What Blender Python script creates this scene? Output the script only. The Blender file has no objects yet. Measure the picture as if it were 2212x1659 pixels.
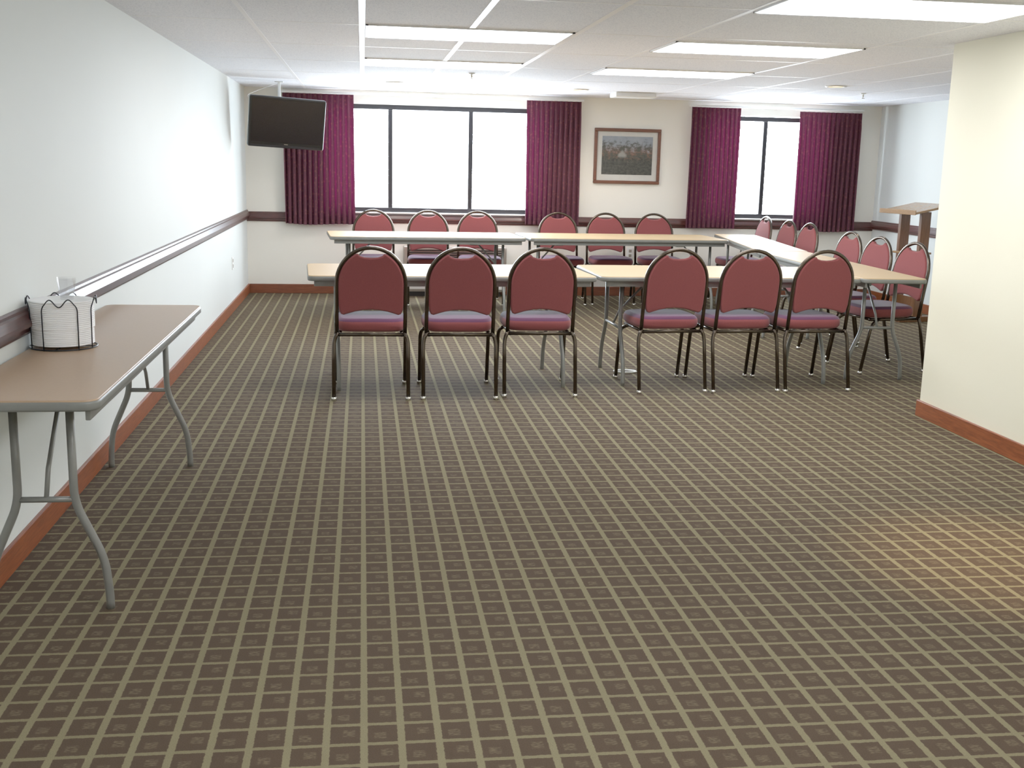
import bpy, math, random
from mathutils import Vector, Matrix
random.seed(7)
S=bpy.context.scene
COL=S.collection
S.view_settings.view_transform='Standard'
S.view_settings.look='None'
S.view_settings.exposure=-0.06
S.view_settings.gamma=1.34

# ------------------------------------------------------------ helpers
def lin(c):
    o=[]
    for v in c:
        v/=255.0
        o.append(v/12.92 if v<=0.04045 else ((v+0.055)/1.055)**2.4)
    return (o[0],o[1],o[2],1.0)

class NT:
    def __init__(s,name):
        s.m=bpy.data.materials.new(name); s.m.use_nodes=True
        s.t=s.m.node_tree; s.b=s.t.nodes['Principled BSDF']; s.out=s.t.nodes['Material Output']
    def n(s,kind,**kw):
        x=s.t.nodes.new(kind)
        for k,v in kw.items(): setattr(x,k,v)
        return x
    def l(s,a,b): s.t.links.new(a,b)
    def math(s,op,a,b=None,c=None):
        x=s.n('ShaderNodeMath',operation=op)
        for i,v in enumerate((a,b,c)):
            if v is None: continue
            if isinstance(v,(int,float)): x.inputs[i].default_value=v
            else: s.l(v,x.inputs[i])
        return x.outputs[0]
    def smooth(s,v,a,b):
        x=s.n('ShaderNodeMapRange',interpolation_type='SMOOTHSTEP')
        s.l(v,x.inputs[0]); x.inputs[1].default_value=a; x.inputs[2].default_value=b
        return x.outputs[0]
    def mix(s,f,a,b):
        x=s.n('ShaderNodeMix',data_type='RGBA')
        for sock,v in ((x.inputs[0],f),(x.inputs[6],a),(x.inputs[7],b)):
            if isinstance(v,(int,float)): sock.default_value=v
            elif isinstance(v,tuple): sock.default_value=v
            else: s.l(v,sock)
        return x.outputs[2]
    def noise(s,scale,vec=None,detail=2.0,rough=.5):
        x=s.n('ShaderNodeTexNoise'); x.inputs['Scale'].default_value=scale
        x.inputs['Detail'].default_value=detail; x.inputs['Roughness'].default_value=rough
        if vec is not None: s.l(vec,x.inputs['Vector'])
        return x.outputs['Fac']
    def coord(s,which='Object',scale=None):
        x=s.n('ShaderNodeTexCoord').outputs[which]
        if scale:
            m=s.n('ShaderNodeMapping'); m.inputs['Scale'].default_value=scale; s.l(x,m.inputs[0]); x=m.outputs[0]
        return x
    def bump(s,h,strength=.2,dist=.002):
        x=s.n('ShaderNodeBump'); x.inputs['Strength'].default_value=strength; x.inputs['Distance'].default_value=dist
        s.l(h,x.inputs['Height']); s.l(x.outputs[0],s.b.inputs['Normal'])

def simple(name,c1,c2=None,scale=20,rough=.6,metal=0.0,vs=None,bump=0,bd=.002,spec=None,sheen=0,coat=0):
    k=NT(name); v=k.coord('Object',vs)
    f=k.noise(scale,v,3)
    c2=c2 or tuple(max(0,x*.93) for x in c1)
    k.l(k.mix(f,lin(c1),lin(c2)),k.b.inputs['Base Color'])
    k.b.inputs['Roughness'].default_value=rough; k.b.inputs['Metallic'].default_value=metal
    if spec is not None: k.b.inputs['Specular IOR Level'].default_value=spec
    if sheen: k.b.inputs['Sheen Weight'].default_value=sheen
    if coat: k.b.inputs['Coat Weight'].default_value=coat
    if bump: k.bump(f,bump,bd)
    return k.m

def wood(name,c1,c2,axis='X',rough=.35,scale=14):
    k=NT(name)
    vs={'X':(.6,9,9),'Y':(9,.6,9),'Z':(9,9,.6)}[axis]
    v=k.coord('Object',vs)
    f=k.noise(scale,v,4,.6)
    r=k.n('ShaderNodeValToRGB'); k.l(f,r.inputs[0])
    r.color_ramp.elements[0].position=.35; r.color_ramp.elements[0].color=lin(c1)
    r.color_ramp.elements[1].position=.68; r.color_ramp.elements[1].color=lin(c2)
    k.l(r.outputs[0],k.b.inputs['Base Color']); k.b.inputs['Roughness'].default_value=rough
    k.bump(f,.08,.001)
    return k.m

def emit(name,c,st):
    k=NT(name); k.b.inputs['Base Color'].default_value=lin(c)
    k.b.inputs['Emission Color'].default_value=lin(c); k.b.inputs['Emission Strength'].default_value=st
    return k.m

def mesh(name,verts,faces,mats=None,smooth=False,fm=None):
    me=bpy.data.meshes.new(name); me.from_pydata([tuple(v) for v in verts],[],faces); 
    if mats:
        for m in (mats if isinstance(mats,(list,tuple)) else [mats]): me.materials.append(m)
    if smooth:
        for p in me.polygons: p.use_smooth=True
    if fm:
        for p,i in zip(me.polygons,fm): p.material_index=i
    me.update()
    o=bpy.data.objects.new(name,me); COL.objects.link(o); return o

def boxes_geo(bs):
    V=[];F=[]
    for (x0,y0,z0,x1,y1,z1) in bs:
        b=len(V)
        V+=[(x0,y0,z0),(x1,y0,z0),(x1,y1,z0),(x0,y1,z0),(x0,y0,z1),(x1,y0,z1),(x1,y1,z1),(x0,y1,z1)]
        F+=[(b,b+3,b+2,b+1),(b+4,b+5,b+6,b+7),(b,b+1,b+5,b+4),(b+1,b+2,b+6,b+5),(b+2,b+3,b+7,b+6),(b+3,b,b+4,b+7)]
    return V,F
def boxes(name,bs,mat,bevel=0):
    V,F=boxes_geo(bs); o=mesh(name,V,F,mat)
    if bevel:
        m=o.modifiers.new('bevel','BEVEL'); m.width=bevel; m.segments=2; m.limit_method='ANGLE'
    return o

def fillet(pts,r,n=5,closed=False):
    P=[Vector(p) for p in pts]; out=[]; N=len(P)
    for i in range(N):
        if not closed and i in (0,N-1): out.append(P[i]); continue
        a,b,c=P[i-1],P[i],P[(i+1)%N]
        d1=min(r,(a-b).length*.48); d2=min(r,(c-b).length*.48)
        s=b+(a-b).normalized()*d1; e=b+(c-b).normalized()*d2
        for k in range(n+1):
            t=k/n; out.append(s*(1-t)**2+b*2*t*(1-t)+e*t*t)
    return out

def tube_geo(pts,r,seg=8,closed=False):
    P=[Vector(p) for p in pts]; N=len(P); V=[];F=[]
    T=[]
    for i in range(N):
        a=P[i-1] if (i>0 or closed) else P[i]
        c=P[(i+1)%N] if (i<N-1 or closed) else P[i]
        T.append((c-a).normalized())
    up=Vector((0,0,1)) if abs(T[0].z)<.9 else Vector((1,0,0))
    n=T[0].cross(up).normalized()
    for i in range(N):
        n=(n-T[i]*n.dot(T[i])).normalized(); b=T[i].cross(n)
        for k in range(seg):
            a=2*math.pi*k/seg; V.append(P[i]+n*math.cos(a)*r+b*math.sin(a)*r)
    M=N if closed else N-1
    for i in range(M):
        j=(i+1)%N
        for k in range(seg):
            k2=(k+1)%seg; F.append((i*seg+k,i*seg+k2,j*seg+k2,j*seg+k))
    if not closed:
        F.append(tuple(reversed(range(seg)))); F.append(tuple((N-1)*seg+k for k in range(seg)))
    return V,F
def tubes(name,lst,mat,seg=8):
    V=[];F=[]
    for it in lst:
        v,f=tube_geo(it[0],it[1],seg,it[2] if len(it)>2 else False)
        b=len(V); V+=v; F+=[tuple(b+i for i in q) for q in f]
    return mesh(name,V,F,mat,True)

def lathe_geo(prof,seg=32,c=(0,0,0)):
    V=[];F=[]
    for (r,z) in prof:
        for k in range(seg):
            a=2*math.pi*k/seg; V.append((c[0]+r*math.cos(a),c[1]+r*math.sin(a),c[2]+z))
    for i in range(len(prof)-1):
        for k in range(seg):
            k2=(k+1)%seg; F.append((i*seg+k,i*seg+k2,(i+1)*seg+k2,(i+1)*seg+k))
    return V,F
def lathe(name,prof,mat,seg=32,c=(0,0,0),cap=False):
    V,F=lathe_geo(prof,seg,c)
    if cap:
        F.append(tuple(reversed(range(seg)))); n=len(prof)-1; F.append(tuple(n*seg+k for k in range(seg)))
    return mesh(name,V,F,mat,True)

def pad(name,outline,t,b,fn,mats,topmat=0,sidemat=0,bulge=0):
    O=[Vector((u,v,0)) for u,v in outline]; N=len(O)
    nrm=[]
    for i in range(N):
        d=(O[(i+1)%N]-O[i-1]).normalized(); nrm.append(Vector((-d.y,d.x,0)))
    lev=[]
    for a in (-90,-60,-30,0): lev.append((-(t/2-b)+b*math.sin(math.radians(a)),b*(1-math.cos(math.radians(a)))))
    for a in (0,30,60,90): lev.append(((t/2-b)+b*math.sin(math.radians(a)),b*(1-math.cos(math.radians(a)))))
    V=[];F=[];fm=[]
    for w,ins in lev:
        for i in range(N):
            p=O[i]+nrm[i]*ins; V.append(fn(p.x,p.y,w))
    for i in range(len(lev)-1):
        for k in range(N):
            k2=(k+1)%N; F.append((i*N+k,i*N+k2,(i+1)*N+k2,(i+1)*N+k)); fm.append(topmat if i>=5 else sidemat)
    F.append(tuple(reversed(range(N)))); fm.append(sidemat)
    F.append(tuple((len(lev)-1)*N+k for k in range(N))); fm.append(topmat)
    o=mesh(name,V,F,mats,True,fm)
    o.data.polygons[len(F)-1].use_smooth=False; o.data.polygons[len(F)-2].use_smooth=False
    return o

def rrect(x0,y0,x1,y1,r,n=6):
    pts=[]
    for cx,cy,a0 in ((x1-r,y0+r,-90),(x1-r,y1-r,0),(x0+r,y1-r,90),(x0+r,y0+r,180)):
        for k in range(n+1):
            a=math.radians(a0+90*k/n); pts.append((cx+r*math.cos(a),cy+r*math.sin(a)))
    return pts

def root(name,label,cat,group=None):
    e=bpy.data.objects.new(name,None); e.empty_display_size=.1; COL.objects.link(e)
    e['label']=label; e['category']=cat
    if group: e['group']=group
    return e
def tag(o,label,cat,group=None):
    o['label']=label; o['category']=cat
    if group: o['group']=group
    return o
def par(r,*ch):
    for c in ch: c.parent=r
def struct(o): o['kind']='structure'; return o
def clone(r,loc,rz,label=None):
    n=r.copy(); COL.objects.link(n); n.location=loc; n.rotation_euler=(0,0,rz)
    if label: n['label']=label
    def rec(a,b):
        for c in a.children:
            d=c.copy(); COL.objects.link(d); d.parent=b; rec(c,d)
    rec(r,n)
    return n

# ------------------------------------------------------------ dims
HC=2.172; XL=-1.23; YB=12.30; XR=5.84; X2=3.345; YC=6.20; YR=-2.5
# ------------------------------------------------------------ materials
def wallmat(name,c1,c2,rough=.5,spec=.35):
    k=NT(name); v=k.coord('Object')
    f=k.noise(1.2,v,2); f2=k.noise(160,v,2)
    k.l(k.mix(f,lin(c1),lin(c2)),k.b.inputs['Base Color']); k.b.inputs['Roughness'].default_value=rough
    k.b.inputs['Specular IOR Level'].default_value=spec
    k.bump(f2,.12,.002); return k.m
M_wall=wallmat('wall_paint',(218,222,218),(212,216,212),.65,.25)
M_wallb=wallmat('wall_paint_back',(240,236,224),(234,230,218),.7,.25)
M_wallw=wallmat('wall_paint_cream',(234,228,202),(229,223,196),.7,.25)

def carpet():
    k=NT('carpet_grid')
    g=k.n('ShaderNodeNewGeometry').outputs['Position']
    sp=k.n('ShaderNodeSeparateXYZ'); k.l(g,sp.inputs[0])
    wob=k.math('MULTIPLY',k.math('SUBTRACT',k.noise(90,g,1),.5),.05)
    ux=k.math('ADD',k.math('DIVIDE',sp.outputs[0],.095),wob); uy=k.math('ADD',k.math('DIVIDE',sp.outputs[1],.100),wob)
    fx=k.math('FRACT',ux); fy=k.math('FRACT',uy)
    ax=k.math('ABSOLUTE',k.math('SUBTRACT',fx,.5)); ay=k.math('ABSOLUTE',k.math('SUBTRACT',fy,.5))
    lx=k.smooth(ax,.385,.415); ly=k.smooth(ay,.415,.445)
    pr=k.math('FRACT',k.math('MULTIPLY',k.math('ADD',k.math('FLOOR',ux),k.math('FLOOR',uy)),.5))
    pr=k.math('GREATER_THAN',pr,.25)
    def band(v,a,b,o=None):
        if o is not None: v=k.math('SUBTRACT',v,o)
        return k.math('MULTIPLY',k.smooth(v,a-.03,a+.03),k.smooth(v,b+.03,b-.03))
    sh=k.math('MULTIPLY',pr,.16)
    patch=k.math('MULTIPLY',band(fx,.28,.60,sh),band(fy,.24,.56,sh))
    m=k.n('ShaderNodeMapping'); m.inputs['Scale'].default_value=(70,300,1); k.l(g,m.inputs[0])
    streak=k.smooth(k.noise(1.0,m.outputs[0],1),.40,.60)
    big=k.noise(.7,g,2)
    fib=k.noise(300,g,2)
    dark=k.mix(fib,lin((54,44,36)),lin((76,64,53)))
    light=k.mix(streak,lin((66,56,46)),lin((92,82,67)))
    line=k.mix(fib,lin((98,91,72)),lin((124,117,94)))
    thin=k.mix(fib,lin((94,87,69)),lin((120,113,90)))
    colr=k.mix(k.math('MULTIPLY',patch,.75),dark,light); colr=k.mix(ly,colr,thin); colr=k.mix(lx,colr,line)
    hs=k.n('ShaderNodeHueSaturation'); k.l(colr,hs.inputs['Color']); k.l(k.math('ADD',k.math('MULTIPLY',big,.2),.9),hs.inputs['Value'])
    hs.inputs['Saturation'].default_value=1.2
    k.l(hs.outputs[0],k.b.inputs['Base Color']); k.b.inputs['Roughness'].default_value=.9
    k.b.inputs['Specular IOR Level'].default_value=.08
    k.bump(k.noise(500,g,2),.5,.004)
    return k.m
M_carpet=carpet()
def ceilmat():
    k=NT('ceiling_tile')
    g=k.n('ShaderNodeNewGeometry').outputs['Position']
    n1=k.noise(130,g,3,.7); n2=k.noise(1.5,g,2)
    c=k.mix(k.smooth(n1,.5,.66),lin((243,244,251)),lin((204,207,220)))
    c=k.mix(k.math('MULTIPLY',n2,.12),c,lin((222,223,238)))
    k.l(c,k.b.inputs['Base Color']); k.b.inputs['Roughness'].default_value=.85
    k.bump(n1,.5,.003); return k.m
M_ceil=ceilmat()
M_grid=simple('ceiling_grid_metal',(253,253,255),(251,251,254),rough=.35)
M_gridf=simple('ceiling_grid_metal_dull',(250,250,254),(246,246,252),rough=.5)
M_base=wood('oak_baseboard',(104,44,18),(142,72,35),'Y',.35)
M_basex=wood('oak_baseboard_x',(94,42,22),(122,62,36),'X',.35)
M_rail=wood('mahogany_rail',(46,16,15),(70,29,25),'Y',.34)
M_railx=wood('mahogany_rail_x',(54,20,17),(78,33,26),'X',.34)
M_oak=wood('oak_lectern',(86,52,30),(116,75,43),'Z',.35)
M_oaktop=wood('oak_lectern_top',(132,98,62),(158,121,81),'X',.25)
M_frame=wood('picture_wood',(80,40,22),(106,57,33),'X',.35,20)
M_metal=simple('bronze_black_metal',(82,71,60),(58,49,41),rough=.2,metal=.85)
M_glide=simple('chrome_glide',(210,205,195),rough=.2,metal=.9)
M_leg=simple('grey_enamel_metal',(120,120,114),(106,106,101),rough=.35,metal=.1)
M_fab=simple('maroon_fabric',(134,64,64),(112,50,52),scale=260,rough=.9,bump=.3,bd=.001,sheen=.10,spec=.2)
M_seat=simple('maroon_seat_sky_tint',(84,38,70),(68,29,58),scale=260,rough=.85,bump=.3,bd=.001,sheen=.2,spec=.2)  # same maroon cloth, with the sky's purple reflection painted into the seat-top colour
M_top=simple('beige_laminate',(180,152,112),(171,143,103),scale=90,rough=.5,spec=.22)
M_topb=simple('brown_laminate',(168,138,109),(159,129,100),scale=90,rough=.36,spec=.35)
M_edge=simple('grey_vinyl_edge',(114,115,109),(100,101,96),rough=.4)
M_white=simple('white_plastic',(236,236,232),(230,230,226),rough=.45)
M_foam=simple('white_foam',(253,253,253),(250,250,252),rough=.7)
M_black=simple('black_plastic',(8,8,9),(11,11,12),rough=.3)
M_screen=simple('tv_screen',(11,8,12),(14,10,15),scale=2,rough=.25)
M_dark=simple('dark_window_frame',(30,28,34),(22,20,26),rough=.4,metal=.2)
M_sill=simple('light_sill',(214,210,206),rough=.5)
M_wire=simple('dark_wire',(18,23,32),(12,16,24),rough=.3,metal=.5)
M_mat=simple('picture_mat',(198,196,188),rough=.8)
M_grille=simple('beige_grille',(150,140,128),rough=.6)
M_slot=simple('dark_slot',(28,24,22),rough=.8)
M_diff=emit('fluorescent_diffuser',(248,251,255),17.0)
M_warm=emit('warm_lamp',(255,214,160),12.0)
def glass(name,tr=.85,col=(1,1,1,1),rough=.05):
    k=NT(name); t=k.n('ShaderNodeBsdfTransparent'); t.inputs[0].default_value=col
    g=k.n('ShaderNodeBsdfGlossy'); g.inputs['Roughness'].default_value=rough
    m=k.n('ShaderNodeMixShader'); m.inputs[0].default_value=1-tr
    k.l(t.outputs[0],m.inputs[1]); k.l(g.outputs[0],m.inputs[2]); k.l(m.outputs[0],k.out.inputs['Surface'])
    return k.m
M_glass=glass('window_glass',.96)
M_cup=glass('clear_plastic',.80,(.985,.99,1,1),.15)
def curtainmat():
    k=NT('burgundy_curtain'); v=k.coord('Object')
    vo=k.n('ShaderNodeTexVoronoi'); vo.inputs['Scale'].default_value=26; k.l(v,vo.inputs['Vector'])
    sp=k.math('LESS_THAN',vo.outputs['Distance'],.30)
    c=k.mix(k.noise(40,v,3),lin((76,15,36)),lin((57,9,26)))
    c=k.mix(k.math('MULTIPLY',sp,.55),c,lin((100,50,48)))
    k.l(c,k.b.inputs['Base Color']); k.b.inputs['Roughness'].default_value=.85; k.b.inputs['Sheen Weight'].default_value=.05
    t=k.n('ShaderNodeBsdfTranslucent'); k.l(k.mix(.5,c,lin((74,8,46))),t.inputs[0])
    m=k.n('ShaderNodeMixShader'); m.inputs[0].default_value=.10
    k.l(k.b.outputs[0],m.inputs[1]); k.l(t.outputs[0],m.inputs[2]); k.l(m.outputs[0],k.out.inputs['Surface'])
    return k.m
M_curt=curtainmat()
def paintmat():
    k=NT('landscape_print'); v=k.coord('Generated')
    sp=k.n('ShaderNodeSeparateXYZ'); k.l(v,sp.inputs[0])
    z=sp.outputs[2]; x=sp.outputs[0]
    n=k.noise(5,v,5,.65); n2=k.noise(16,v,5,.75); n3=k.noise(9,v,4,.7)
    sky=k.mix(n,lin((146,152,160)),lin((100,110,122)))
    tree=k.mix(k.smooth(n3,.42,.66),k.mix(n2,lin((36,38,36)),lin((78,78,68))),lin((116,78,58)))
    grd=k.mix(k.smooth(n2,.3,.75),lin((23,27,25)),lin((74,72,66)))
    zz=k.math('ADD',z,k.math('MULTIPLY',k.math('SUBTRACT',n3,.5),1.2))
    c=k.mix(k.smooth(zz,.62,.90),tree,sky)
    c=k.mix(k.smooth(k.math('ADD',z,k.math('MULTIPLY',k.math('SUBTRACT',n2,.5),.5)),.55,.35),c,grd)
    wx=k.math('ADD',x,k.math('MULTIPLY',k.math('SUBTRACT',n2,.5),.12))
    dx=k.math('ABSOLUTE',k.math('SUBTRACT',wx,.40))
    hs=k.math('MULTIPLY',k.smooth(dx,.11,.05),k.math('MULTIPLY',k.smooth(z,.42,.50),k.smooth(k.math('ADD',z,k.math('MULTIPLY',dx,1.3)),.68,.58)))
    c=k.mix(k.math('MULTIPLY',hs,.6),c,lin((160,158,152)))
    k.l(c,k.b.inputs['Base Color']); k.b.inputs['Roughness'].default_value=.3
    return k.m
M_paint=paintmat()

# ------------------------------------------------------------ room shell
struct(boxes('floor',[(XL-.1,YR-.1,-.1,XR+.1,YB+.15,0)],M_carpet))
struct(boxes('ceiling',[(XL-.1,YR-.1,HC,XR+.1,YB+.15,HC+.1)],M_ceil))
struct(boxes('wall_left',[(XL-.1,YR,0,XL,YB+.15,HC)],M_wall))
struct(boxes('wall_far_right',[(XR,YC-.2,0,XR+.1,YB+.15,HC)],M_wall))
struct(boxes('wall_right',[(X2,YR,0,X2+.25,YC,HC),(X2+.25,YC-.2,0,XR,YC,HC)],M_wallw))
struct(boxes('wall_rear',[(XL,YR-.1,0,X2+.25,YR,HC)],M_wallw))
W1=(-.42,2.02,.89,2.03); W2=(3.78,5.24,.89,2.02)
y0,y1=YB,YB+.15
struct(boxes('wall_back',[(XL,y0,0,XR,y1,.89),(XL,y0,2.03,XR,y1,HC),(XL,y0,.89,W1[0],y1,2.03),(W1[1],y0,.89,W2[0],y1,2.03),(W2[1],y0,.89,XR,y1,2.03)],M_wallb))
def window(name,W,mull):
    a,b,c,d=W; t=.05; ys,ye=YB+.04,YB+.10
    L=[(a,ys,c,a+t,ye,d),(b-t,ys,c,b,ye,d),(a,ys,c,b,ye,c+t),(a,ys,d-t,b,ye,d)]
    for m in mull: L.append((m-.024,ys,c+t,m+.024,ye,d-t))
    o=struct(boxes(name,L,M_dark,.004))
    g=boxes('glass_pane',[(a+t,YB+.068,c+t,b-t,YB+.072,d-t)],M_glass); g.parent=o
    return o
window('window_1',W1,[.30,1.17]); window('window_2',W2,[4.50])
struct(boxes('trim_1',[(W1[0],YB-.035,.875,W1[1],YB+.04,.892)],M_sill,.004))
struct(boxes('trim_2',[(W2[0],YB-.035,.875,W2[1],YB+.04,.892)],M_sill,.004))
def railgeo_y(x,sx,ya,yb):
    prof=[(0,.792),(.012,.792),(.018,.802),(.018,.820),(.037,.826),(.037,.842),(.024,.872),(.016,.878),(.014,.888),(.008,.894),(0,.894)]
    V=[];F=[];n=len(prof)
    for y in (ya,yb):
        for d,z in prof: V.append((x+sx*d,y,z))
    for i in range(n-1): F.append((i,i+1,n+i+1,n+i))
    F.append(tuple(range(n))); F.append(tuple(range(n,2*n)))
    return V,F
V,F=railgeo_y(XL,1,YR,YB); struct(mesh('trim_3',V,F,M_rail))
V,F=railgeo_y(XR,-1,YC,YB); struct(mesh('trim_4',V,F,M_railx))
V,F=railgeo_y(0,-1,XL,XR); V=[(y,YB+x,z-.018) for x,y,z in V]; struct(mesh('trim_5',V,F,M_railx))
def bb(name,L,m): return struct(boxes(name,L,m,.004))
bb('baseboard_left',[(XL,YR,0,XL+.016,YB,.10)],M_base)
bb('baseboard_back',[(XL+.016,YB-.016,0,XR,YB,.10)],M_basex)
bb('baseboard_far_right',[(XR-.016,YC,0,XR,YB-.016,.10)],M_base)
bb('baseboard_right',[(X2-.016,YR,0,X2,YC+.016,.10)],M_base)
bb('baseboard_return',[(X2,YC,0,XR-.016,YC+.016,.10)],M_basex)
k=6
for x in (0.0,.6,1.2):
    struct(boxes('trim_%d'%k,[(x-.016,YR,HC-.003,x+.016,YB,HC)],M_grid)); k+=1
L=[]
for x in (-.6,1.8,3.0,3.6,4.2,4.8,5.4): L.append((x-.012,YR if x<3.3 else YC,HC-.002,x+.012,YB,HC))
struct(boxes('trim_%d'%k,L,M_gridf)); k+=1
L=[]
for i,y in enumerate([.4+1.2*j for j in range(10)]): L.append((XL,y-.012,HC-.0010,X2 if y<YC else XR,y+.012,HC))
struct(boxes('trim_%d'%k,L,M_gridf)); k+=1

# ------------------------------------------------------------ ceiling fixtures
for (x0,x1,ya,yb_) in ((.02,1.18,6.36,6.98),(.02,1.18,8.42,9.04),(1.82,2.99,6.58,7.20),(1.82,2.99,8.52,9.12),(1.82,2.99,4.66,5.26),(.02,1.18,2.0,2.6),(1.82,2.99,.5,1.1),(.02,1.18,-.8,-.2)):  # last three panels are out of view, added to brighten the near objects
    r=root('ceiling_light','recessed rectangular fluorescent panel lit white in the drop ceiling','ceiling light','fluorescent ceiling panels')
    cx,cy=(x0+x1)/2,(ya+yb_)/2; r.location=(cx,cy,HC)
    w,d=(x1-x0)/2,(yb_-ya)/2
    f=boxes('frame',[(-w,-d,-.008,w,-d+.015,0),(-w,d-.015,-.008,w,d,0),(-w,-d,-.008,-w+.015,d,0),(w-.015,-d,-.008,w,d,0)],M_grid)
    g=boxes('diffuser',[(-w+.015,-d+.015,-.006,w-.015,d-.015,-.001)],M_diff)
    L=[(-w+.02+i*(2*w-.04)/14-.0016,-d+.02,-.0075,-w+.02+i*(2*w-.04)/14+.0016,d-.02,-.0061) for i in range(1,14)]
    L+=[(-w+.02,-d+.02+i*(2*d-.04)/3-.0016,-.0075,w-.02,-d+.02+i*(2*d-.04)/3+.0016,-.0061) for i in (1,2)]
    h=boxes('louver',L,M_white)
    par(r,f,g,h)
for (x,y,on) in ((.31,10.9,1),(2.11,11.06,1),(4.09,9.54,1),(2.45,3.75,1)):
    r=root('recessed_downlight','small round recessed downlight with a white trim ring in the ceiling','downlight','recessed downlights'); r.location=(x,y,HC)
    a=lathe('trim_ring',[(.062,-.001),(.066,-.010),(.088,-.010),(.094,-.001)],M_white,24)
    b=lathe('lamp',[(.001,-.004),(.03,-.005),(.062,-.002)],M_warm if on else M_slot,24)
    par(r,a,b)
for (x,y) in ((.9,9.5),(4.69,10.3)):
    r=root('fire_sprinkler','small pendent fire sprinkler head on the ceiling tile','sprinkler','ceiling sprinklers'); r.location=(x,y,HC)
    a=lathe('escutcheon',[(.001,-.010),(.024,-.009),(.030,-.001)],M_white,20)
    b=lathe('stem',[(.007,-.01),(.007,-.030),(.004,-.032),(.004,-.044),(.017,-.046),(.017,-.049),(.001,-.049)],M_glide,16)
    par(r,a,b)
r=root('ceiling_vent_box','shallow white box unit mounted on the ceiling tile','ceiling vent'); r.location=(2.72,11.35,HC)
a=boxes('housing',[(-.21,-.14,-.048,.21,.14,0)],M_white,.01); b=boxes('grille',[(-.19,-.143,-.038+i*.011,.19,-.140,-.034+i*.011) for i in range(3)],M_gridf); par(r,a,b)

# ------------------------------------------------------------ curtains
def curtain(xa,xb,za,zb,label,npl):
    nx=npl*12; nz=16; V=[];F=[]
    ph=random.random()*6
    for j in range(nz+1):
        t=j/nz; z=za+(zb-za)*t
        for i in range(nx+1):
            u=i/nx
            amp=.030*(1-.25*t)
            if t>.93: amp*=.55
            ww=2*math.pi*npl*u+.35*math.sin(5*u+ph)*(1-t)
            x=xa+(xb-xa)*u+.010*math.sin(2*ww)*(1-.5*t)+ .012*math.sin(3.1*u*2+ph)*(1-t)
            y=-amp*(math.cos(ww))+.008*math.sin(9*u+ph)*(1-t)
            V.append((x,y,z+(.006*math.sin(7*u+ph) if j==0 else 0)))
    for j in range(nz):
        for i in range(nx):
            a=j*(nx+1)+i; F.append((a,a+1,a+nx+2,a+nx+1))
    r=root('curtain',label,'curtain','burgundy window curtains')
    r.location=(0,YB-.10,0)
    o=mesh('fabric',V,F,M_curt,True)
    par(r,o); return r
curtain(-.83,-.09,.755,2.115,'burgundy patterned pleated curtain hanging behind the television',13)
curtain(1.755,2.355,.785,2.115,'burgundy patterned pleated curtain between wide window and picture',11)
curtain(3.59,4.15,.785,2.10,'burgundy patterned pleated curtain beside narrow window and picture',11)
curtain(4.83,5.56,.765,2.085,'burgundy patterned pleated curtain beside narrow window near the corner',13)
for a,b,zr in ((-.86,2.38,2.117),(3.57,5.58,2.103)):
    r=root('curtain_rod','white curtain traverse rod above the window','curtain rod','curtain rods'); r.location=(0,YB-.10,0)
    o=boxes('track',[(a,-.012,zr,b,.012,zr+.022)],M_white,.003)
    par(r,o)
    for xx in (a+.02,b-.05,(a+b)/2):
        e=boxes('bracket',[(xx,.012,zr,xx+.03,.10,zr+.02)],M_white); e.parent=r

# ------------------------------------------------------------ framed picture
r=root('framed_picture','wood-framed landscape print with a pale mat hanging between the curtains','picture'); r.location=(2.905,YB,1.55)
w,h,t=.375,.30,.035
a=boxes('frame',[(-w,-.035,-h,w,0,-h+t),(-w,-.035,h-t,w,0,h),(-w,-.035,-h+t,-w+t,0,h-t),(w-t,-.035,-h+t,w,0,h-t)],M_frame,.006)
b=boxes('mat_board',[(-w+t,-.015,-h+t,w-t,0,h-t)],M_mat)
c=boxes('print',[(-.285,-.018,-.20,.285,-.015,.215)],M_paint)
par(r,a,b,c)

# ------------------------------------------------------------ television on mount
r=root('wall_television','black flat-screen television tilted on a ceiling bracket in the corner','television')
tv=Vector((-.72,11.15,1.775)); r.location=tv
W,H=.365,.24
body=pad('body',rrect(-W,-H,W,H,.02),.05,.012,lambda u,v,w:(u,-w,v),[M_black])
back=boxes('rear_housing',[(-.22,.02,-.16,.22,.07,.15)],M_black,.01)
scr=boxes('screen',[(-W+.026,-.0275,-H+.052,W-.026,-.0255,H-.026)],M_screen)
lip=boxes('speaker_bar',[(-W+.03,-.028,-H+.008,W-.03,-.0255,-H+.024)],M_dark)
logo=boxes('badge',[(-.018,-.029,-H+.034,.018,-.027,-H+.040)],M_grille)
par(r,body,back,scr,lip,logo)
rot=Matrix.Rotation(math.radians(14),4,'Z')@Matrix.Rotation(math.radians(2.5),4,'Y')@Matrix.Rotation(math.radians(10),4,'X')
r.rotation_euler=rot.to_euler()
inv=(Matrix.Translation(tv)@rot).inverted()
P=lambda x,y,z: inv@Vector((x,y,z))
arm=tubes('mount_arm',[([P(-.80,11.36,HC),P(-.80,11.36,1.80),P(-.72,11.20,1.78)],.014)],M_white,8)
pl=mesh('ceiling_plate',[P(*v) for v in boxes_geo([(-.84,11.32,HC-.008,-.76,11.40,HC)])[0]],boxes_geo([(0,0,0,1,1,1)])[1],M_white)
ca=tubes('cable',[(fillet([P(-.82,11.36,HC-.02),P(-1.0,11.3,2.08),P(-1.10,11.15,2.02),P(-1.0,11.1,1.95)],.06),.002)],M_white,6)
par(r,arm,pl,ca)

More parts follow.
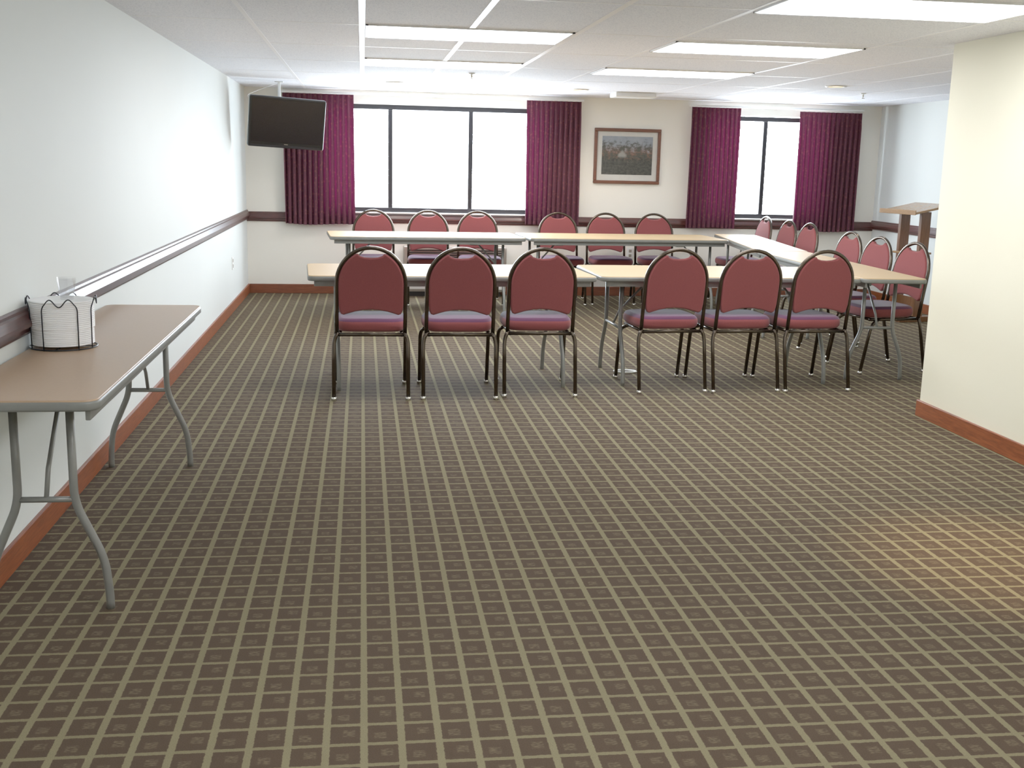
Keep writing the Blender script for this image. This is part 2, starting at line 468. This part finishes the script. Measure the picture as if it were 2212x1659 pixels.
# ------------------------------------------------------------ outlets, heater unit
def outlet(loc,rz,label):
    r=root('wall_outlet',label,'wall outlet','electrical outlets'); r.location=loc; r.rotation_euler=(0,0,rz)
    a=boxes('cover_plate',[(-.038,-.007,-.06,.038,0,.06)],M_white,.003)
    par(r,a)
    for s in (1,-1):
        b=boxes('socket',[(-.016,-.010,s*.026-.016,.016,-.006,s*.026+.016)],M_grille,.003); b.parent=r
outlet((2.99,YB,.48),0,'white duplex wall outlet on the window wall below the rail')
outlet((XL,10.85,.45),math.radians(90),'white duplex wall outlet on the long side wall')
r=root('wall_heater_unit','beige wall air conditioning unit with slatted grille under the window','air conditioner'); r.location=(1.0,YB-.016,0)
a=boxes('housing',[(-.56,-.20,.05,.56,0,.54)],M_grille,.012)
L=[(-.52,-.206,.32+i*.025,.52,-.199,.333+i*.025) for i in range(8)]
b=boxes('grille',L,M_slot); c=boxes('base_panel',[(-.54,-.207,.08,.54,-.2,.29)],M_white,.003); d=boxes('plinth',[(-.5,-.18,0,.5,0,.05)],M_slot)
par(r,a,b,c,d)

# ------------------------------------------------------------ chairs
def yb(z): return -.20-(z-.42)*.15
def build_chair():
    r=root('banquet_chair','x','chair','banquet chairs around the tables')
    ZC=.714
    pts=[(.207,yb(.40),.40),(.207,yb(.55),.55),(.207,yb(ZC),ZC)]
    for i in range(1,24):
        a=math.pi*i/24; z=ZC+.219*math.sin(a); pts.append((.207*math.cos(a),yb(z),z))
    pts+=[(-.207,yb(ZC),ZC),(-.207,yb(.55),.55),(-.207,yb(.40),.40)]
    bf=tubes('back_frame',[(pts,.0125)],M_metal,10)
    o=[(-.165,.522),(-.14,.530),(-.10,.542),(-.05,.552),(0,.555),(.05,.552),(.10,.542),(.14,.530),(.165,.522),(.181,.528),(.190,.545),(.195,.58),(.196,.65),(.196,ZC)]
    for i in range(1,9):
        a=math.radians(62)*i/8; o.append((.196*math.cos(a),ZC+.206*math.sin(a)))
    o+=[(.078,ZC+.183),(.066,ZC+.170),(.04,ZC+.162),(0,ZC+.159),(-.04,ZC+.162),(-.066,ZC+.170),(-.078,ZC+.183)]
    for i in range(8,0,-1):
        a=math.radians(62)*i/8; o.append((-.196*math.cos(a),ZC+.206*math.sin(a)))
    o+=[(-.196,ZC),(-.196,.65),(-.195,.58),(-.190,.545),(-.181,.528)]
    bk=pad('backrest',o,.034,.011,lambda u,v,w:(u,yb(v)-w,v),[M_fab])
    so=[]
    n=44
    for i in range(n):
        a=2*math.pi*i/n; c,s=math.cos(a),math.sin(a)
        e=.42
        x=math.copysign(abs(c)**e,c); y=math.copysign(abs(s)**e,s)
        wd=.224 if y>0 else .224-.015*(-y)
        so.append((x*wd,.022+y*.215))
    def sf(u,v,w): 
        return (u,v,.447+w+ (.014*(1-(u/.24)**2)*(1-((v-.02)/.24)**2) if w>0 else 0))
    st=pad('seat',so,.078,.032,sf,[M_fab,M_seat],1,0)
    sfm=tubes('seat_frame',[([(.19,.20,.395),(.19,-.197,.395)],.0115),([(-.19,.20,.395),(-.19,-.197,.395)],.0115),
        ([(.205,-.197,.397),(-.205,-.197,.397)],.0115),([(-.19,.18,.395),(.19,.18,.395)],.0115)],M_metal,8)
    par(r,bf,bk,st,sfm)
    for sx in (1,-1):
        p=fillet([(sx*.203,-.198,.41),(sx*.226,-.205,.36),(sx*.226,-.275,.012)],.05)
        V,F=tube_geo(p,.0125,8); nf=len(F)
        V2,F2=tube_geo([(sx*.226,-.275,.022),(sx*.226,-.277,0)],.016,8); b=len(V); V+=V2; F+=[tuple(b+i for i in q) for q in F2]
        l=mesh('leg',V,F,[M_metal,M_glide],True,[0]*nf+[1]*len(F2)); l.parent=r
        p=fillet([(sx*.19,.12,.395),(sx*.224,.20,.36),(sx*.224,.262,.012)],.05)
        V,F=tube_geo(p,.0125,8); nf=len(F)
        V2,F2=tube_geo([(sx*.224,.261,.022),(sx*.224,.263,0)],.016,8); b=len(V); V+=V2; F+=[tuple(b+i for i in q) for q in F2]
        l=mesh('leg',V,F,[M_metal,M_glide],True,[0]*nf+[1]*len(F2)); l.parent=r
    return r
chair=build_chair()
placements=[]
lab_f='burgundy banquet chair with dark frame tucked under the nearer table'
for x,y,a in ((.050,6.99,0),(.595,7.00,0),(1.112,7.06,-1),(1.980,7.17,4),(2.480,7.18,4),(2.976,7.19,4)):
    placements.append((x,y,math.radians(a),lab_f))
lab_b='burgundy banquet chair facing inward between table and window wall'
for q,yt in ((.0095,11.75),(.0578,11.78),(.102,11.82),(.175,11.9),(.219,11.95),(.264,12.0)):
    placements.append((q*yt,yt-.277,math.pi,lab_b))
lab_r='burgundy banquet chair seen side-on beside the end tables'
for q,yt,aa in ((.367,11.75,92),(.390,10.95,94),(.4105,10.45,95),(.4517,9.1,96),(.4806,8.45,97),(.517,7.8,98)):
    placements.append((q*yt-.277+.055,yt,math.radians(aa),lab_r))
first=True
for x,y,a,lb in placements:
    if first:
        chair.location=(x,y,0); chair.rotation_euler=(0,0,a); chair['label']=lb; first=False
    else: clone(chair,(x,y,0),a,lb)

# ------------------------------------------------------------ tables
def folding_table(L,W,cx,cy,rz,top,label,ts,fs,legin=.25,group=None):
    r=root('folding_table',label,'table',group); r.location=(cx,cy,0); r.rotation_euler=(0,0,rz)
    o=rrect(-L/2,-W/2,L/2,W/2,.05)
    tp=pad('tabletop',rrect(-L/2+.004,-W/2+.004,L/2-.004,W/2-.004,.046),.012,.004,lambda u,v,w:(u,v,.7345+w),[top])
    ed=pad('edge_trim',o,.030,.008,lambda u,v,w:(u,v,.7215+w),[M_edge])
    par(r,tp,ed)
    for s in (1,-1):
        ya,yc=sorted((s*(W/2-.03),s*(W/2-.045)))
        ap=boxes('side_rail',[(-L/2+.04,ya,.672,L/2-.04,yc,.708)],M_leg,.003); ap.parent=r
    for sx in (1,-1):
        x=sx*(L/2-legin)
        for sy in (1,-1):
            p=fillet([(x,sy*ts/2,.708),(x,sy*ts/2,.36),(x,sy*fs*.47,.17),(x,sy*fs/2,.05),(x,sy*fs/2,0)],.05)
            l=tubes('leg',[(p,.0135)],M_leg,10); l.parent=r
        c=tubes('crossbar',[([(x,-ts/2,.37),(x,ts/2,.37)],.010)],M_leg,8)
        c2=tubes('pivot_bar',[([(x,-W/2+.05,.695),(x,W/2-.05,.695)],.011)],M_leg,8)
        b=tubes('brace',[([(x,0,.37),(x-sx*.04,0,.46),(x-sx*.26,0,.70)],.008)],M_leg,8)
        k=boxes('hinge_latch',[(min(x-sx*.22,x-sx*.30),-.03,.64,max(x-sx*.22,x-sx*.30),.03,.706)],M_leg,.004)
        par(r,c,c2,b,k)
    return r
def tab2(p,q,W,top,label,**kw):
    dx,dy=q[0]-p[0],q[1]-p[1]; L=math.hypot(dx,dy)
    return folding_table(L,W,(p[0]+q[0])/2,(p[1]+q[1])/2,math.atan2(dy,dx),top,label,**kw)
G='folding conference tables'
kw=dict(ts=.40,fs=.66,group=G,legin=.19)
WT=.84
tab2((-.36,6.93+WT/2),(1.485,7.03+WT/2),WT,M_top,'beige laminate folding table with grey edge in the nearer row',**kw)
tab2((1.53,7.06+WT/2),(3.335,7.10+WT/2),WT,M_top,'beige laminate folding table with grey edge meeting the end table',**kw)
tab2((-.33,10.53+WT/2),(1.54,10.66+WT/2),WT,M_top,'beige laminate folding table in the farther row below the window',**kw)
kw['legin']=.12
tab2((1.585,10.68+WT/2),(3.62,10.80+WT/2),WT,M_top,'beige laminate folding table in the farther row below the picture',**kw)
kw2=dict(ts=.22,fs=.40,group=G)
tab2((3.58,7.10),(3.67,9.46),.46,M_top,'narrow beige folding table closing the end of the nearer row',**kw2)
tab2((3.695,9.49),(4.03,11.80),.46,M_top,'narrow beige folding table closing the end of the farther row',**kw2)
TL=tab2((-.995,3.30),(-.995,5.50),.45,M_topb,'brown laminate folding table with bent grey legs beside the wall',ts=.17,fs=.36,legin=.24)

# ------------------------------------------------------------ plates, caddy, cups
cx,cy=-1.105,4.27; z0=.7405
for i in range(24):
    rr=.110 if i<9 else .1135
    z=z0+.0085+i*.0068
    if i in (0,9):
        src=lathe('foam_plate',[(.001,0),(rr*.65,0),(rr*.75,.001),(rr*.985,.0052),(rr,.0062),(rr,.0108),(rr*.985,.0117),(rr*.75,.0060),(rr*.65,.0022),(.001,.0022)],M_foam,40)
        o=src
    else:
        o=src.copy(); COL.objects.link(o)
    o.location=(cx,cy,z); tag(o,'round white foam plate stacked in the wire caddy','plate','foam plates in the wire caddy')
r=root('wire_plate_caddy','dark wire caddy holding the stack of white plates','caddy'); r.location=(cx,cy,z0)
R=.119
ring=lambda rad,z,n=40:[(rad*math.cos(2*math.pi*i/n),rad*math.sin(2*math.pi*i/n),z) for i in range(n)]
bs=tubes('base_ring',[(ring(R,.003),.0025,True),([(-R,0,.003),(R,0,.003)],.0022),([(0,-R,.003),(0,R,.003)],.0022)],M_wire,6)
par(r,bs)
for i in range(4):
    a=math.radians(-80+90*i); da=math.radians(30)
    def q(ang,z,rad=R): return (rad*math.cos(ang),rad*math.sin(ang),z)
    pts=[q(a-da,0.0),q(a-da,.150,R+.002)]
    for s in range(-9,10):
        u_=s/10
        pts.append(q(a+da*u_,.160+.028*math.sin(math.pi*abs(u_))**2,R+.003))
    pts+=[q(a+da,.150,R+.002),q(a+da,0.0)]
    u=tubes('wire_upright',[(fillet(pts,.01,3),.0023)],M_wire,6); u.parent=r
zt=z0+.0085+24*.0068-.003
cup=None
for i in range(2):
    if cup is None:
        cup=lathe('plastic_cup',[(.001,.002),(.024,.002),(.0345,.074),(.0355,.075)],M_cup,28); o=cup
    else: o=cup.copy(); COL.objects.link(o)
    o.location=(cx+.01,cy+.045,zt+.0+i*.009); tag(o,'clear plastic cup nested in a stack on the plates','cup','clear cups on the plates')

# ------------------------------------------------------------ lectern
r=root('lectern','light oak lectern with slanted top and two posts','lectern'); r.location=(5.40,10.45,0); r.rotation_euler=(0,0,math.radians(12))
def slab(name,x0,x1,y0,y1,za,zb,t,m):
    V=[(x0,y0,za-t),(x1,y0,zb-t),(x1,y1,zb-t),(x0,y1,za-t),(x0,y0,za),(x1,y0,zb),(x1,y1,zb),(x0,y1,za)]
    o=mesh(name,V,boxes_geo([(0,0,0,1,1,1)])[1],m); b=o.modifiers.new('bevel','BEVEL'); b.width=.004; b.segments=2
    return o
a=slab('desktop',-.21,.21,-.27,.27,1.075,1.155,.022,M_oaktop)
b=slab('ledge',-.22,-.21,-.27,.27,1.092,1.094,.045,M_oaktop)
c=boxes('post',[(-.055,-.17,.05,.055,-.13,1.075)],M_oak,.004); d=boxes('post',[(-.055,.13,.05,.055,.17,1.075)],M_oak,.004)
e=boxes('shelf',[(-.13,-.13,.66,.13,.13,.68)],M_oaktop,.003)
f=boxes('foot',[(-.22,-.18,0,.22,-.12,.055)],M_oak,.006); g=boxes('foot',[(-.22,.12,0,.22,.18,.055)],M_oak,.006)
h=boxes('crosspiece',[(-.02,-.13,.12,.02,.13,.24)],M_oak,.003)
par(r,a,b,c,d,e,f,g,h)

# ------------------------------------------------------------ coiled cord
pts=[]
for i in range(60):
    t=i/60*2*math.pi*2.6; rad=.045+.010*i/60*2
    pts.append((rad*math.cos(t)*1.3,rad*math.sin(t),.005+.003*(i/60)))
pts+=[(.10,-.02,.006)]
o=tubes('coiled_cord',[(pts,.004)],M_white,6); o.location=(1.86,7.64,0); tag(o,'small coil of white cord on the carpet by a table leg','cord')

# ------------------------------------------------------------ lights
Wd=bpy.data.worlds.new('world'); S.world=Wd; Wd.use_nodes=True
bg=Wd.node_tree.nodes['Background']; bg.inputs[0].default_value=(.80,.91,1,1); bg.inputs[1].default_value=36.0
for W in (W1,W2):
    l=bpy.data.lights.new('window_portal','AREA'); l.shape='RECTANGLE'; l.size=W[1]-W[0]; l.size_y=W[3]-W[2]; l.cycles.is_portal=True
    o=bpy.data.objects.new('window_portal',l); COL.objects.link(o); o.location=((W[0]+W[1])/2,YB+.16,(W[2]+W[3])/2); o.rotation_euler=(math.radians(-90),0,0)
def spot(x,y,e,ang,bl=.6,col=(1,.74,.45)):
    l=bpy.data.lights.new('downlight_beam','SPOT'); l.energy=e; l.color=col; l.spot_size=math.radians(ang); l.spot_blend=bl; l.shadow_soft_size=.05
    o=bpy.data.objects.new('downlight_beam',l); COL.objects.link(o); o.location=(x,y,HC-.03)
spot(2.45,3.75,230,40,1.0)
WC=(1,.88,.74)
spot(.31,10.9,30,150,.5,WC); spot(2.11,11.06,42,150,.5,WC); spot(4.09,9.54,32,150,.5,WC)

# ------------------------------------------------------------ camera
f,pitch,yaw,roll=2400.,.19644,.13591,.0238
cy_,sy=math.cos(yaw),math.sin(yaw); cp,sp_=math.cos(pitch),math.sin(pitch)
fw=Vector((sy*cp,cy_*cp,-sp_)); rt=Vector((cy_,-sy,0)); up=rt.cross(fw)
r2=rt*math.cos(roll)+up*math.sin(roll); u2=-rt*math.sin(roll)+up*math.cos(roll)
cam=bpy.data.cameras.new('camera'); cam.sensor_width=36; cam.sensor_fit='HORIZONTAL'; cam.lens=f/2212*36; cam.clip_start=.05
co=bpy.data.objects.new('camera',cam); COL.objects.link(co); S.camera=co
m=Matrix(((r2.x,u2.x,-fw.x,0),(r2.y,u2.y,-fw.y,0),(r2.z,u2.z,-fw.z,1.45),(0,0,0,1)))
co.matrix_world=m
